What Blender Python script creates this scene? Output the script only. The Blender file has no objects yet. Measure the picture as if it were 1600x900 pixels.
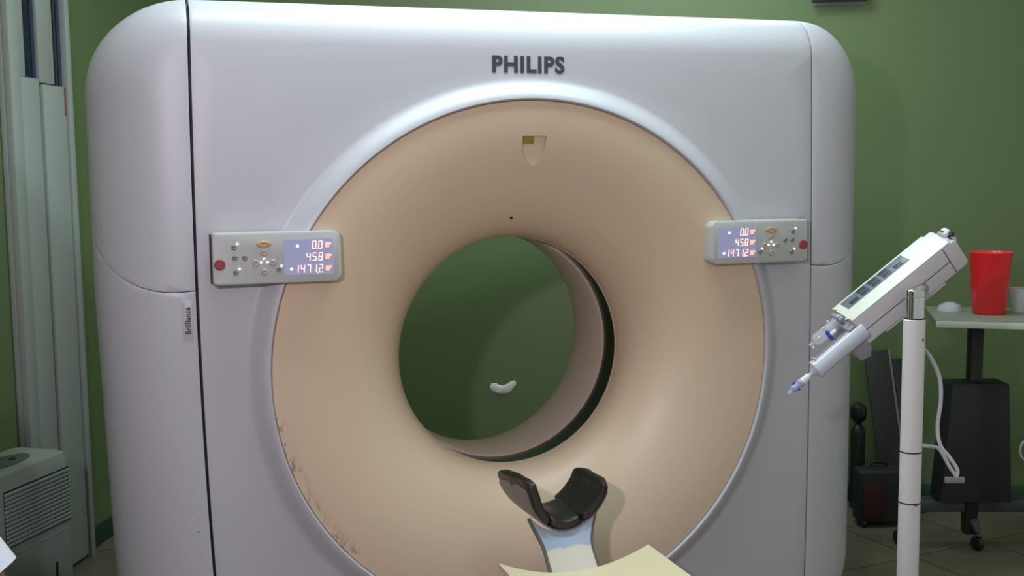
import bpy, bmesh, math, random
from mathutils import Vector, Matrix, noise
random.seed(7)
PI = math.pi
C = bpy.context.scene.collection
SC = bpy.context.scene

# ------------------------------------------------------------------ camera
FPX = 1763.3
CAM = Vector((-1.05408, -3.00953, 0.55561 + 1.0))      # floor is z = 0, the bore axis is z = 1
CR = Vector((0.95003903, -0.31196141, -0.01029182))
CU = Vector((0.04270495, 0.09724844, 0.99434352))
CF = Vector((0.30919594, 0.94510466, -0.10571211))
cam = bpy.data.cameras.new('camera'); cam.lens = FPX / 1600 * 36; cam.sensor_width = 36
cam.clip_start = 0.05
co = bpy.data.objects.new('camera', cam); C.objects.link(co)
m = Matrix((CR, CU, -CF)).transposed().to_4x4(); m.translation = CAM
co.matrix_world = m
SC.camera = co

# ------------------------------------------------------------------ light
SC.view_settings.view_transform = 'Standard'; SC.view_settings.look = 'None'
SC.view_settings.exposure = 0.0; SC.view_settings.gamma = 1.0
SC.view_settings.use_curve_mapping = False
w = bpy.data.worlds.new('world'); SC.world = w; w.use_nodes = True
w.node_tree.nodes['Background'].inputs[0].default_value = (0.90, 0.98, 0.88, 1)
w.node_tree.nodes['Background'].inputs[1].default_value = 0.40
def lamp(name, kind, loc, power, color, target=None, **kw):
    l = bpy.data.lights.new(name, kind); l.energy = power; l.color = color
    for k, v in kw.items(): setattr(l, k, v)
    o = bpy.data.objects.new(name, l); C.objects.link(o); o.location = loc
    if target is not None:
        o.rotation_euler = (Vector(target) - Vector(loc)).to_track_quat('-Z', 'Y').to_euler()
    return o
KEY = Vector((-1.558, -2.792, 1.927))
lamp('key_lamp', 'SPOT', KEY, 112, (1.0, 0.81, 1.0), (-0.32, 0, 1.32), spot_size=math.radians(76), spot_blend=0.9, shadow_soft_size=0.05)
PH = math.radians(24)                                   # the room is turned against the scanner
E1 = Vector((math.cos(PH), -math.sin(PH), 0)); E2 = Vector((math.sin(PH), math.cos(PH), 0))
TUBES = [((-0.1, -0.24, 2.90), 33), ((0.55, 0.90, 2.93), 27)]
for p, pw in TUBES:
    l = lamp('ceiling_lamp', 'AREA', p, pw, (0.78, 0.97, 1.0), shape='RECTANGLE', size=2.0, size_y=0.28)
    l.rotation_euler = (0, 0, 0)

# ------------------------------------------------------------------ helpers
def at(px, py, Z): return CAM + Z * (CF + ((px - 800) * CR - (py - 450) * CU) / FPX)
def ray(px, py): return (CF + ((px - 800) * CR - (py - 450) * CU) / FPX)
def hit(px, py, p0, n):
    d = ray(px, py); t = (Vector(p0) - CAM).dot(n) / d.dot(n); return CAM + t * d

def mat(name, color, rough=0.5, metal=0.0, bump=0.0, bscale=60, vary=0.0, vscale=3.0, spec=0.5, emit=None, estr=0.0, trans=0.0, alpha=1.0, coat=0.0, color2=None):
    M = bpy.data.materials.new(name); M.use_nodes = True
    nt = M.node_tree; b = nt.nodes['Principled BSDF']
    b.inputs['Roughness'].default_value = rough; b.inputs['Metallic'].default_value = metal
    b.inputs['Specular IOR Level'].default_value = spec
    b.inputs['Transmission Weight'].default_value = trans
    b.inputs['Alpha'].default_value = alpha
    b.inputs['Coat Weight'].default_value = coat
    tc = nt.nodes.new('ShaderNodeTexCoord')
    n = nt.nodes.new('ShaderNodeTexNoise'); n.inputs['Scale'].default_value = vscale; n.inputs['Detail'].default_value = 6
    nt.links.new(tc.outputs['Object'], n.inputs['Vector'])
    mx = nt.nodes.new('ShaderNodeMix'); mx.data_type = 'RGBA'
    c2 = color2 or tuple(c * (1 - vary) for c in color)
    mx.inputs[6].default_value = (*c2, 1); mx.inputs[7].default_value = (*color, 1)
    nt.links.new(n.outputs['Fac'], mx.inputs[0]); nt.links.new(mx.outputs[2], b.inputs['Base Color'])
    if bump:
        n2 = nt.nodes.new('ShaderNodeTexNoise'); n2.inputs['Scale'].default_value = bscale; n2.inputs['Detail'].default_value = 4
        nt.links.new(tc.outputs['Object'], n2.inputs['Vector'])
        bp = nt.nodes.new('ShaderNodeBump'); bp.inputs['Strength'].default_value = bump; bp.inputs['Distance'].default_value = 0.01
        nt.links.new(n2.outputs['Fac'], bp.inputs['Height']); nt.links.new(bp.outputs[0], b.inputs['Normal'])
    if emit:
        b.inputs['Emission Color'].default_value = (*emit, 1); b.inputs['Emission Strength'].default_value = estr
    return M

MT = dict(
    wall=mat('green_wall_paint', (0.145, 0.205, 0.085), 0.45, bump=0.05, bscale=25, vary=0.16, vscale=1.6),
    skirt=mat('dark_green_paint', (0.015, 0.075, 0.035), 0.4, vary=0.3),
    ceil=mat('ceiling_paint', (0.6, 0.62, 0.58), 0.8, vary=0.05),
    cover=mat('satin_cover_paint', (0.52, 0.515, 0.55), 0.40, bump=0.03, bscale=350, vary=0.05, vscale=5),
    frame=mat('dark_inner_metal', (0.012, 0.012, 0.016), 0.6),
    black=mat('gloss_black_film', (0.012, 0.013, 0.010), 0.2),
    liner=mat('bore_liner_plastic', (0.66, 0.54, 0.45), 0.4, vary=0.08),
    panel=mat('console_plastic', (0.50, 0.52, 0.50), 0.4, vary=0.05),
    panel_side=mat('console_rim_plastic', (0.58, 0.58, 0.52), 0.4),
    lcd=mat('display_window', (0.28, 0.29, 0.42), 0.25, emit=(0.35, 0.36, 0.60), estr=0.32),
    digit=mat('led_digit', (1, 0.3, 0.15), 0.5, emit=(1.0, 0.42, 0.34), estr=3.0),
    digit_halo=mat('led_unit', (1, 0.3, 0.2), 0.5, emit=(1.0, 0.30, 0.20), estr=1.6),
    led=mat('white_led', (1, 1, 1), 0.4, emit=(1, 0.95, 0.95), estr=2.5),
    btn=mat('grey_button', (0.17, 0.18, 0.20), 0.35),
    btn_o=mat('amber_button', (0.50, 0.33, 0.17), 0.4),
    btn_t=mat('tan_button', (0.42, 0.33, 0.27), 0.35),
    btn_r=mat('red_button', (0.50, 0.06, 0.08), 0.4, color2=(0.10, 0.02, 0.03), vscale=120),
    logo=mat('logo_ink', (0.045, 0.05, 0.062), 0.5),
    amber=mat('laser_window_plastic', (0.42, 0.30, 0.03), 0.3, color2=(0.2, 0.13, 0.02), vscale=90),
    couch=mat('couch_shell', (0.84, 0.74, 0.50), 0.45, vary=0.05, bump=0.02, bscale=200),
    couch_edge=mat('couch_edge', (0.10, 0.09, 0.08), 0.5),
    pad=mat('black_vinyl', (0.018, 0.014, 0.014), 0.42, bump=0.5, bscale=28, vary=0.4, vscale=25),
    shell=mat('grey_purple_shell', (0.20, 0.16, 0.17), 0.4),
    white=mat('white_enamel', (0.80, 0.79, 0.80), 0.4, vary=0.05),
    inj_top=mat('injector_top_plastic', (0.84, 0.87, 0.78), 0.4, vary=0.04),
    inj_side=mat('injector_side_plastic', (0.70, 0.67, 0.70), 0.45, vary=0.04),
    inj_nose=mat('injector_nose_plastic', (0.30, 0.29, 0.33), 0.45),
    keypad=mat('keypad_film', (0.15, 0.18, 0.22), 0.35),
    keys=mat('keypad_key', (0.04, 0.05, 0.07), 0.35, vary=0.4, vscale=60),
    line=mat('seam_dark', (0.07, 0.07, 0.075), 0.6),
    chrome=mat('chrome', (0.75, 0.76, 0.80), 0.13, metal=1.0),
    clear=mat('clear_plastic', (0.80, 0.84, 0.92), 0.12, alpha=0.38, coat=0.5),
    syringe=mat('syringe_plastic', (0.62, 0.67, 0.76), 0.22, coat=0.6, vary=0.12, vscale=14),
    blue=mat('blue_plastic', (0.03, 0.06, 0.42), 0.35),
    paleblue=mat('pale_blue_plastic', (0.30, 0.36, 0.75), 0.3, alpha=0.85, color2=(0.6, 0.65, 0.85), vscale=80),
    whitep=mat('white_plastic', (0.85, 0.85, 0.85), 0.3),
    tie=mat('dark_tie', (0.02, 0.02, 0.022), 0.6),
    cable=mat('white_cable', (0.62, 0.64, 0.68), 0.4),
    red=mat('red_cup_plastic', (0.95, 0.025, 0.035), 0.28, coat=0.2),
    table=mat('laminate', (0.27, 0.28, 0.23), 0.4, vary=0.06),
    table_edge=mat('laminate_edge', (0.66, 0.71, 0.61), 0.45),
    dark=mat('dark_steel', (0.012, 0.013, 0.014), 0.4),
    darkbag=mat('dark_cover', (0.02, 0.022, 0.024), 0.6, vary=0.4, vscale=8, bump=0.2, bscale=12),
    darkgrey=mat('dark_grey_plastic', (0.05, 0.055, 0.06), 0.5),
    board=mat('dark_board', (0.03, 0.03, 0.025), 0.6, vary=0.4, vscale=4),
    board_edge=mat('board_edge', (0.16, 0.15, 0.13), 0.5),
    darkred=mat('dark_red_cloth', (0.07, 0.014, 0.014), 0.7, vary=0.7, vscale=16),
    door=mat('grey_white_door_paint', (0.38, 0.41, 0.375), 0.45, vary=0.14, vscale=2.5),
    glass=mat('dark_glass', (0.010, 0.014, 0.035), 0.1),
    glass2=mat('dark_blue_strip', (0.03, 0.04, 0.09), 0.3),
    rust=mat('rust_red', (0.30, 0.07, 0.04), 0.7),
    wood=mat('brown_wood', (0.07, 0.055, 0.045), 0.6, vary=0.4),
    dehum=mat('dehumidifier_plastic', (0.36, 0.41, 0.37), 0.4, vary=0.06),
    dehum_in=mat('louver_gap', (0.03, 0.035, 0.03), 0.6),
    dehum_pan=mat('dehumidifier_control', (0.12, 0.15, 0.14), 0.35, vary=0.3, vscale=20),
    shirt=mat('white_cotton', (0.78, 0.82, 0.90), 0.8, bump=0.2, bscale=90, vary=0.05),
    trouser=mat('navy_trousers', (0.03, 0.035, 0.06), 0.8),
    skin=mat('skin', (0.42, 0.20, 0.12), 0.5, vary=0.1),
    hair=mat('dark_hair', (0.015, 0.011, 0.009), 0.5, bump=0.5, bscale=80),
    patch=mat('white_patch', (0.92, 0.94, 0.88), 0.5, color2=(0.62, 0.68, 0.60), vscale=26),
    lampshade=mat('lamp_diffuser', (0.9, 0.95, 0.95), 0.5, emit=(0.85, 0.98, 1.0), estr=4.0),
)

def link(name, bm, material, parent=None, smooth=True, kind=None, mats=None):
    me = bpy.data.meshes.new(name); bm.normal_update(); bm.to_mesh(me); bm.free()
    for mm in (mats or [material]): me.materials.append(mm)
    o = bpy.data.objects.new(name, me); C.objects.link(o)
    if smooth:
        me.polygons.foreach_set('use_smooth', [True] * len(me.polygons))
        try: me.set_sharp_from_angle(angle=math.radians(38))
        except Exception: pass
    if parent is not None: o.parent = parent
    if kind: o['kind'] = kind
    return o
def tag(o, label=None, cat=None, group=None, kind=None):
    if label: o['label'] = label
    if cat: o['category'] = cat
    if group: o['group'] = group
    if kind: o['kind'] = kind
    return o
def empty(name, loc, label, cat, group=None):
    o = bpy.data.objects.new(name, None); C.objects.link(o); o.location = loc; o.empty_display_size = 0.1
    OFF[o.name] = Vector(loc)
    return tag(o, label, cat, group)
OFF = {}
def part(name, bm, material, parent, **kw):
    """geometry is given in world coordinates; the part hangs under its thing's Empty"""
    off = parent
    v = Vector((0, 0, 0)); p = parent
    while p is not None: v += p.location; p = p.parent
    bmesh.ops.translate(bm, verts=bm.verts, vec=-v)
    return link(name, bm, material, parent, **kw)
def frame(o, x, y, z):
    M = Matrix((Vector(x), Vector(y), Vector(z))).transposed().to_4x4(); M.translation = Vector(o); return M
def box(bm, size, M=Matrix(), c=(0, 0, 0), bev=0.0, seg=2):
    """size along the axes of M, centred on c (in M)"""
    r = bmesh.ops.create_cube(bm, size=1.0)
    vs = r['verts']
    for v in vs: v.co = Vector((v.co.x * size[0] + c[0], v.co.y * size[1] + c[1], v.co.z * size[2] + c[2]))
    if bev > 0:
        es = list({e for v in vs for e in v.link_edges})
        fs0 = set(bm.faces)
        rr = bmesh.ops.bevel(bm, geom=es, offset=bev, segments=seg, affect='EDGES', profile=0.5)
        vs = list({v for v in bm.verts if v.is_valid and v in set(rr['verts'])} | {v for v in vs if v.is_valid})
    for v in vs: v.co = M @ v.co
    return vs
def boxb(size, M=Matrix(), c=(0, 0, 0), bev=0.0, seg=2):
    bm = bmesh.new(); box(bm, size, M, c, bev, seg); return bm
def lathe(bm, prof, M=Matrix(), n=40, cap0=True, cap1=True, sx=1.0, sy=1.0):
    """prof: (r, h) pairs turned round M's z"""
    rings = []
    for r, h in prof:
        rings.append([bm.verts.new(M @ Vector((sx * r * math.cos(2 * PI * i / n), sy * r * math.sin(2 * PI * i / n), h))) for i in range(n)])
    for a, b in zip(rings, rings[1:]):
        for i in range(n): bm.faces.new((a[i], a[(i + 1) % n], b[(i + 1) % n], b[i]))
    if cap0: bm.faces.new(list(reversed(rings[0])))
    if cap1: bm.faces.new(rings[-1])
    bmesh.ops.recalc_face_normals(bm, faces=bm.faces)
def latheb(prof, M=Matrix(), **k):
    bm = bmesh.new(); lathe(bm, prof, M, **k); return bm
def tube(bm, pts, r, n=10, closed=False):
    pts = [Vector(p) for p in pts]; rings = []; up = Vector((0.13, 0.27, 0.95)).normalized()
    N = len(pts)
    for i, p in enumerate(pts):
        a = pts[(i - 1) % N] if (closed or i > 0) else p; b = pts[(i + 1) % N] if (closed or i < N - 1) else p
        t = (b - a).normalized(); s = t.cross(up)
        if s.length < 1e-4: s = t.cross(Vector((1, 0, 0)))
        s.normalize(); u = s.cross(t); rr = r[i] if isinstance(r, (list, tuple)) else r
        rings.append([bm.verts.new(p + rr * (math.cos(2 * PI * k / n) * s + math.sin(2 * PI * k / n) * u)) for k in range(n)])
    for i in range(N if closed else N - 1):
        a, b = rings[i], rings[(i + 1) % N]
        for k in range(n): bm.faces.new((a[k], a[(k + 1) % n], b[(k + 1) % n], b[k]))
    if not closed:
        bm.faces.new(list(reversed(rings[0]))); bm.faces.new(rings[-1])
    bmesh.ops.recalc_face_normals(bm, faces=bm.faces)
def tubeb(*a, **k):
    bm = bmesh.new(); tube(bm, *a, **k); return bm
def spline(pts, k=8):
    pts = [Vector(p) for p in pts]; out = []
    P = [pts[0]] + pts + [pts[-1]]
    for i in range(1, len(P) - 2):
        p0, p1, p2, p3 = P[i - 1:i + 3]
        for j in range(k):
            t = j / k
            out.append(0.5 * ((2 * p1) + (-p0 + p2) * t + (2 * p0 - 5 * p1 + 4 * p2 - p3) * t * t + (-p0 + 3 * p1 - 3 * p2 + p3) * t ** 3))
    out.append(pts[-1]); return out
def prism(bm, poly, h, M=Matrix(), bev=0.0):
    """poly in M's xy, extruded along M's z from 0 to h"""
    a = [bm.verts.new((x, y, 0)) for x, y in poly]; f = bm.faces.new(a)
    r = bmesh.ops.extrude_face_region(bm, geom=[f]); vs = [g for g in r['geom'] if isinstance(g, bmesh.types.BMVert)]
    bmesh.ops.translate(bm, verts=vs, vec=(0, 0, h))
    allv = a + vs
    if bev:
        es = [e for e in {e for v in allv for e in v.link_edges}]
        rr = bmesh.ops.bevel(bm, geom=es, offset=bev, segments=2, affect='EDGES', profile=0.5)
        allv = list({v for v in allv if v.is_valid} | set(rr['verts']))
    for v in allv: v.co = M @ v.co
    bmesh.ops.recalc_face_normals(bm, faces=bm.faces)
def prismb(*a, **k):
    bm = bmesh.new(); prism(bm, *a, **k); return bm
def rrect(w, h, r, n=6):
    out = []
    for cx, cy, a0 in ((w / 2 - r, h / 2 - r, 0), (-w / 2 + r, h / 2 - r, 90), (-w / 2 + r, -h / 2 + r, 180), (w / 2 - r, -h / 2 + r, 270)):
        for i in range(n + 1):
            a = math.radians(a0 + 90 * i / n); out.append((cx + r * math.cos(a), cy + r * math.sin(a)))
    return out
def text_bm(s, size, M, extrude=0.0006, bold=0.0, sx=1.0, align='CENTER', spc=1.0):
    cu = bpy.data.curves.new('t', 'FONT'); cu.body = s; cu.size = size; cu.extrude = extrude; cu.offset = bold
    cu.align_x = align; cu.align_y = 'CENTER'; cu.resolution_u = 6; cu.space_character = spc
    o = bpy.data.objects.new('t', cu); C.objects.link(o)
    dg = bpy.context.evaluated_depsgraph_get(); me = bpy.data.meshes.new_from_object(o.evaluated_get(dg))
    bm = bmesh.new(); bm.from_mesh(me)
    bpy.data.objects.remove(o); bpy.data.curves.remove(cu); bpy.data.meshes.remove(me)
    for v in bm.verts: v.co = M @ Vector((v.co.x * sx, v.co.y, v.co.z))
    return bm

# ------------------------------------------------------------------ the room
CEIL = 3.0
PB = Vector((2.70, 1.07, 0)); PL = Vector((-1.322, 1.829, 0))
u0 = PL.dot(E1); v0 = PB.dot(E2)                       # left wall is u = u0, back wall is v = v0 (room axes E1, E2)
RW, RD = 6.4, 7.4
RM = frame(u0 * E1 + v0 * E2, E1, -E2, Vector((0, 0, 1)))   # x right along back wall, y towards the viewer, z up (left-handed is fine for boxes)
def slab(name, size, c, m_):
    bm = bmesh.new(); box(bm, size, RM, c); bmesh.ops.recalc_face_normals(bm, faces=bm.faces)
    return link(name, bm, m_, kind='structure', smooth=False)
T = 0.1
slab('wall_back', (RW + 2 * T, T, CEIL), (RW / 2, -T / 2, CEIL / 2), MT['wall'])
slab('wall_left', (T, RD, CEIL), (-T / 2, RD / 2, CEIL / 2), MT['wall'])
# floor with tile joints
fm = bpy.data.materials.new('floor_tiles'); fm.use_nodes = True
nt = fm.node_tree; b = nt.nodes['Principled BSDF']; b.inputs['Roughness'].default_value = 0.45
tc = nt.nodes.new('ShaderNodeTexCoord'); mp = nt.nodes.new('ShaderNodeMapping'); mp.inputs['Rotation'].default_value = (0, 0, math.radians(-8))
mp.inputs['Location'].default_value = (0.12, 0.02, 0)
br = nt.nodes.new('ShaderNodeTexBrick'); br.offset = 0; br.inputs['Scale'].default_value = 1.0
br.inputs['Brick Width'].default_value = 0.4; br.inputs['Row Height'].default_value = 0.4; br.inputs['Mortar Size'].default_value = 0.0035
br.inputs['Color1'].default_value = (0.20, 0.17, 0.12, 1); br.inputs['Color2'].default_value = (0.22, 0.19, 0.13, 1); br.inputs['Mortar'].default_value = (0.06, 0.05, 0.04, 1)
n = nt.nodes.new('ShaderNodeTexNoise'); n.inputs['Scale'].default_value = 5; n.inputs['Detail'].default_value = 8
mx = nt.nodes.new('ShaderNodeMix'); mx.data_type = 'RGBA'; mx.blend_type = 'MULTIPLY'; mx.inputs[0].default_value = 0.6
nt.links.new(tc.outputs['Object'], mp.inputs[0]); nt.links.new(mp.outputs[0], br.inputs['Vector']); nt.links.new(tc.outputs['Object'], n.inputs['Vector'])
nt.links.new(br.outputs['Color'], mx.inputs[6]); nt.links.new(n.outputs['Fac'], mx.inputs[7]); nt.links.new(mx.outputs[2], b.inputs['Base Color'])
slab('floor', (RW + 2 * T, RD + 2 * T, T), (RW / 2, RD / 2, -T / 2), fm)
def base(name, size, c):
    bm = bmesh.new(); box(bm, size, RM, c, bev=0.003); bmesh.ops.recalc_face_normals(bm, faces=bm.faces)
    link(name, bm, MT['skirt'], kind='structure')
base('baseboard_back', (RW, 0.012, 0.085), (RW / 2, 0.006, 0.0425))
base('baseboard_left', (0.012, 6.5, 0.085), (0.006, 3.27, 0.0425))

# the tall narrow white door on the left wall, with two narrow dark panes above the lower panel
sPL = v0 - PL.dot(E2)                                    # distance of PL from the back wall
def LW(d0, d1, s0, s1, z0, z1, name, m_, parent=None, bev=0.002):
    """box on the left wall: d out of the wall, s along it seen from PL (+ away from camera)"""
    bm = bmesh.new()
    box(bm, (d1 - d0, s1 - s0, z1 - z0), RM, ((d0 + d1) / 2, sPL - (s0 + s1) / 2, (z0 + z1) / 2), bev=bev)
    bmesh.ops.recalc_face_normals(bm, faces=bm.faces)
    if parent is None:
        return link(name, bm, m_)
    return part(name, bm, m_, parent)
d = LW(0.001, 0.022, -0.475, -0.035, 0.0, 2.6, 'door_1', MT['door']); tag(d, kind='structure')
LW(0.023, 0.042, -0.405, -0.270, 0.02, 1.902, 'door_panel', MT['door'], d)
LW(0.023, 0.042, -0.243, -0.075, 0.02, 1.885, 'door_panel', MT['door'], d)
LW(0.023, 0.052, -0.068, -0.035, 0.0, 2.6, 'door_frame', MT['door'], d)
LW(0.023, 0.048, -0.475, -0.408, 0.0, 2.6, 'door_frame', MT['door'], d)
LW(0.023, 0.036, -0.405, -0.352, 1.905, 2.6, 'door_stile', MT['door'], d)
LW(0.023, 0.040, -0.262, -0.150, 1.89, 2.6, 'door_stile', MT['door'], d)
LW(0.0225, 0.025, -0.350, -0.264, 1.905, 2.6, 'window_pane', MT['glass'], d, 0)
LW(0.0255, 0.028, -0.285, -0.264, 1.905, 2.6, 'blue_edge_strip', MT['glass2'], d, 0)
LW(0.0225, 0.025, -0.148, -0.070, 1.89, 2.6, 'window_pane', MT['glass'], d, 0)
LW(0.0255, 0.030, -0.120, -0.107, 1.89, 2.6, 'pane_bar', MT['wood'], d, 0)
LW(0.0255, 0.028, -0.092, -0.071, 1.89, 2.6, 'blue_edge_strip', MT['glass2'], d, 0)
LW(0.0425, 0.044, -0.086, -0.078, 1.775, 1.885, 'rust_stain', MT['rust'], d, 0)
LW(0.0425, 0.0435, -0.470, -0.455, 1.25, 1.29, 'chipped_paint', MT['wood'], d, 0) if False else None

# ------------------------------------------------------------------ the scanner
ZA = 1.0                                                # bore axis height
W, ZT, ZB, RCN = 1.160, 1.004, -0.985, 0.25
G = empty('ct_scanner', (0, 0.45, 0), 'large white CT scanner gantry with a beige funnel around a round bore', 'CT scanner')
def inside(x, z, ix, iz):
    w_, zt_, zb_ = W - ix, ZT - iz, ZB + iz
    if abs(x) > w_ or z > zt_ or z < zb_: return False
    R = RCN if z > 0 else 0.08 + 0.2
    a, b_ = max(R - ix, 0.02), max(R - iz, 0.02)
    dx = abs(x) - (w_ - a); dz = (z - (zt_ - b_)) if z > 0 else ((zb_ + b_) - z)
    if dx > 0 and dz > 0: return (dx / a) ** 2 + (dz / b_) ** 2 <= 1
    return True
def contour(th, ix, iz):
    c, s = math.cos(th), math.sin(th); lo, hi = 0.6, 1.7
    for _ in range(26):
        mid = (lo + hi) / 2
        if inside(c * mid, s * mid, ix, iz): lo = mid
        else: hi = mid
    return lo * c, lo * s
NT = 384
TH = [2 * PI * i / NT for i in range(NT)]
def sideness(th):
    x, z = contour(th, 0, 0); R = RCN if z > 0 else 0.28
    dx = abs(x) - (W - R); dz = (z - (ZT - R)) if z > 0 else ((ZB + R) - z)
    if dx > 0 and dz > 0: return (dx / R) ** 2
    return 1.0 if abs(x) > W - 1e-3 else 0.0
SD = [sideness(t) for t in TH]
YF = 0.027; YR = 0.94; RG = 0.745
def shell_rings(off=0.0):
    """rings from the rim of the funnel outwards, over the edge, back, and in to the rear opening"""
    rings = []
    rim = RG + off
    if off == 0:
        rings.append([(rim - 0.001, 0.035)] * NT); rings.append([(rim - 0.001, 0.0)] * NT)
        for k in range(11):
            t = k / 10; s = t * t * (3 - 2 * t)
            rings.append([(rim + 0.003 + 0.060 * t, -0.008 + (YF + 0.008) * s)] * NT)
    else:
        rings.append([(rim + 0.01, YF + off)] * NT)
    out = [[(r * math.cos(t), y, r * math.sin(t)) for (r, y), t in zip(ring, TH)] for ring in rings]
    def lev(fi, fy, rx, rz, front):
        ring = []
        for i, t in enumerate(TH):
            x, z = contour(t, rx * fi + off, rz * fi + off)
            if front: y = YF + off + (0.11 + 0.10 * SD[i]) * fy
            else: y = YR - off - 0.10 * fy
            ring.append((x, y, z))
        return ring
    c0 = lev(1, 0, 0.22, 0.12, True)
    last = out[-1]
    for k in (1, 2, 3):
        t = k / 4; out.append([tuple(a + (b_ - a) * t for a, b_ in zip(p, q_)) for p, q_ in zip(last, c0)])
    for k in range(13):
        a = PI / 2 * k / 12; out.append(lev(1 - math.sin(a), 1 - math.cos(a), 0.22, 0.12, True))
    for k in range(9):
        a = PI / 2 * (1 - k / 8); out.append(lev(1 - math.sin(a), 1 - math.cos(a), 0.10, 0.10, False))
    out.append([(0.73 * math.cos(t), YR - off, 0.73 * math.sin(t)) for t in TH])
    return out
def widen(p):
    x, y, z = p
    if x < -0.92: x -= 0.024 * min(1, max(0, (z + 0.65) / 0.9)) * min(1, (-x - 0.92) / 0.22)
    elif x > 0.92: x += 0.013 * min(1, (x - 0.92) / 0.22)
    return x, y, z
def shell_bm(off=0.0):
    bm = bmesh.new(); R = [[widen(p) for p in r] for r in shell_rings(off)]; V = [[bm.verts.new((x, y, z + ZA)) for x, y, z in r] for r in R]
    for a, b_ in zip(V, V[1:]):
        for i in range(NT):
            j = (i + 1) % NT; bm.faces.new((a[i], a[j], b_[j], b_[i]))
    bmesh.ops.recalc_face_normals(bm, faces=bm.faces)
    f = min(bm.faces, key=lambda f: f.calc_center_median().z * 0 + f.calc_center_median().y)
    if max(bm.faces, key=lambda f: f.calc_center_median().z).normal.z < 0: bmesh.ops.reverse_faces(bm, faces=bm.faces)
    return bm
def cut(bm, fn, axis, off, keep_low):
    """warp by fn so that the seam becomes a plane, cut there, warp back"""
    for v in bm.verts: v.co[axis] -= fn(v.co)
    no = [0, 0, 0]; no[axis] = 1; co_ = [0, 0, 0]; co_[axis] = off
    # co[axis] is part of fn's arguments only through the other two coordinates
    bmesh.ops.bisect_plane(bm, geom=bm.verts[:] + bm.edges[:] + bm.faces[:], dist=1e-6, plane_co=co_, plane_no=no,
                           clear_outer=keep_low, clear_inner=not keep_low)
    for v in bm.verts: v.co[axis] += fn(v.co)
    return bm
def gL(c):
    dz = c.z - ZA - 0.3; return -0.925 + (0.013 if dz > 0 else 0.025) * dz * dz
def gR(c): return 0.921 - 0.012 * (c.z - ZA + 0.1) ** 2
def gS(c):
    u = max(abs(c.x) - 0.92, 0) + max(c.y - YF, 0)
    return ZA + 0.243 + 0.5 * (1 - math.exp(-2.3 * (u - 0.06) ** 2))
def gB(c): return 0.62
full = shell_bm()
bmA = cut(full.copy(), gL, 0, 0.0038, False); bmA = cut(bmA, gR, 0, -0.0024, True)
front = cut(bmA.copy(), gB, 1, -0.001, True); rear = cut(bmA, gB, 1, 0.001, False)
lft = cut(full.copy(), gL, 0, -0.0038, True)
rgt = cut(full.copy(), gR, 0, 0.0024, False)
full.free()
def cover(name, bm, label=None, th=0.012):
    o = part(name, bm, MT['cover'], G, smooth=True)
    s = o.modifiers.new('thickness', 'SOLIDIFY'); s.thickness = th; s.offset = -1
    b_ = o.modifiers.new('edge', 'BEVEL'); b_.width = 0.0022; b_.segments = 2; b_.limit_method = 'ANGLE'; b_.angle_limit = math.radians(60)
    if label: o['label'] = label
    return o
fc = cover('front_cover', front); cover('rear_cover', rear)
for src, nm in ((lft, 'left'), (rgt, 'right')):
    up = cut(src.copy(), gS, 2, 0.0012, False); lo = cut(src.copy(), gS, 2, -0.0012, True)
    cover('upper_side_panel', up); cover('lower_side_panel', lo); src.free()
inner = shell_bm(0.016)
part('inner_frame', inner, MT['frame'], G, label=None) if False else part('inner_frame', inner, MT['frame'], G)
# plinth under the gantry
bm = bmesh.new(); box(bm, (1.9, 0.7, 0.05), frame((0, 0.5, 0.026), (1, 0, 0), (0, 1, 0), (0, 0, 1)), bev=0.01)
part('floor_plinth', bm, MT['frame'], G)

# funnel
def revolve(prof, n=256, y_first=False):
    bm = bmesh.new(); rings = [[bm.verts.new((r * math.cos(2 * PI * i / n), y, ZA + r * math.sin(2 * PI * i / n))) for i in range(n)] for r, y in prof]
    return bm, rings
def rev_closed(prof, n=256):
    bm, R = revolve(prof, n)
    for a, b_ in zip(R, R[1:] + R[:1]):
        for i in range(n): bm.faces.new((a[i], a[(i + 1) % n], b_[(i + 1) % n], b_[i]))
    bmesh.ops.recalc_face_normals(bm, faces=bm.faces)
    return bm
RO, YB = 0.7428, 0.240
prof = [(RO, 0.030), (RO, 0.0025), (RO - 0.0018, 0.0)]
for k in range(0, 25):
    a = PI / 2 * (0.03 + 0.97 * k / 24); prof.append((RO - (RO - 0.350) * math.sin(a), YB * (1 - math.cos(a))))
prof += [(0.350, YB), (0.364, YB)]
inn = []
for k in range(24, -1, -3):
    a = PI / 2 * k / 24; inn.append((RO - (RO - 0.366) * math.sin(a) - 0.0, 0.030 + (YB - 0.030 + 0.0) * (1 - math.cos(a))))
prof += [(r, min(y, YB) ) for r, y in inn[1:-1]]
fb = rev_closed(prof)
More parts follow.
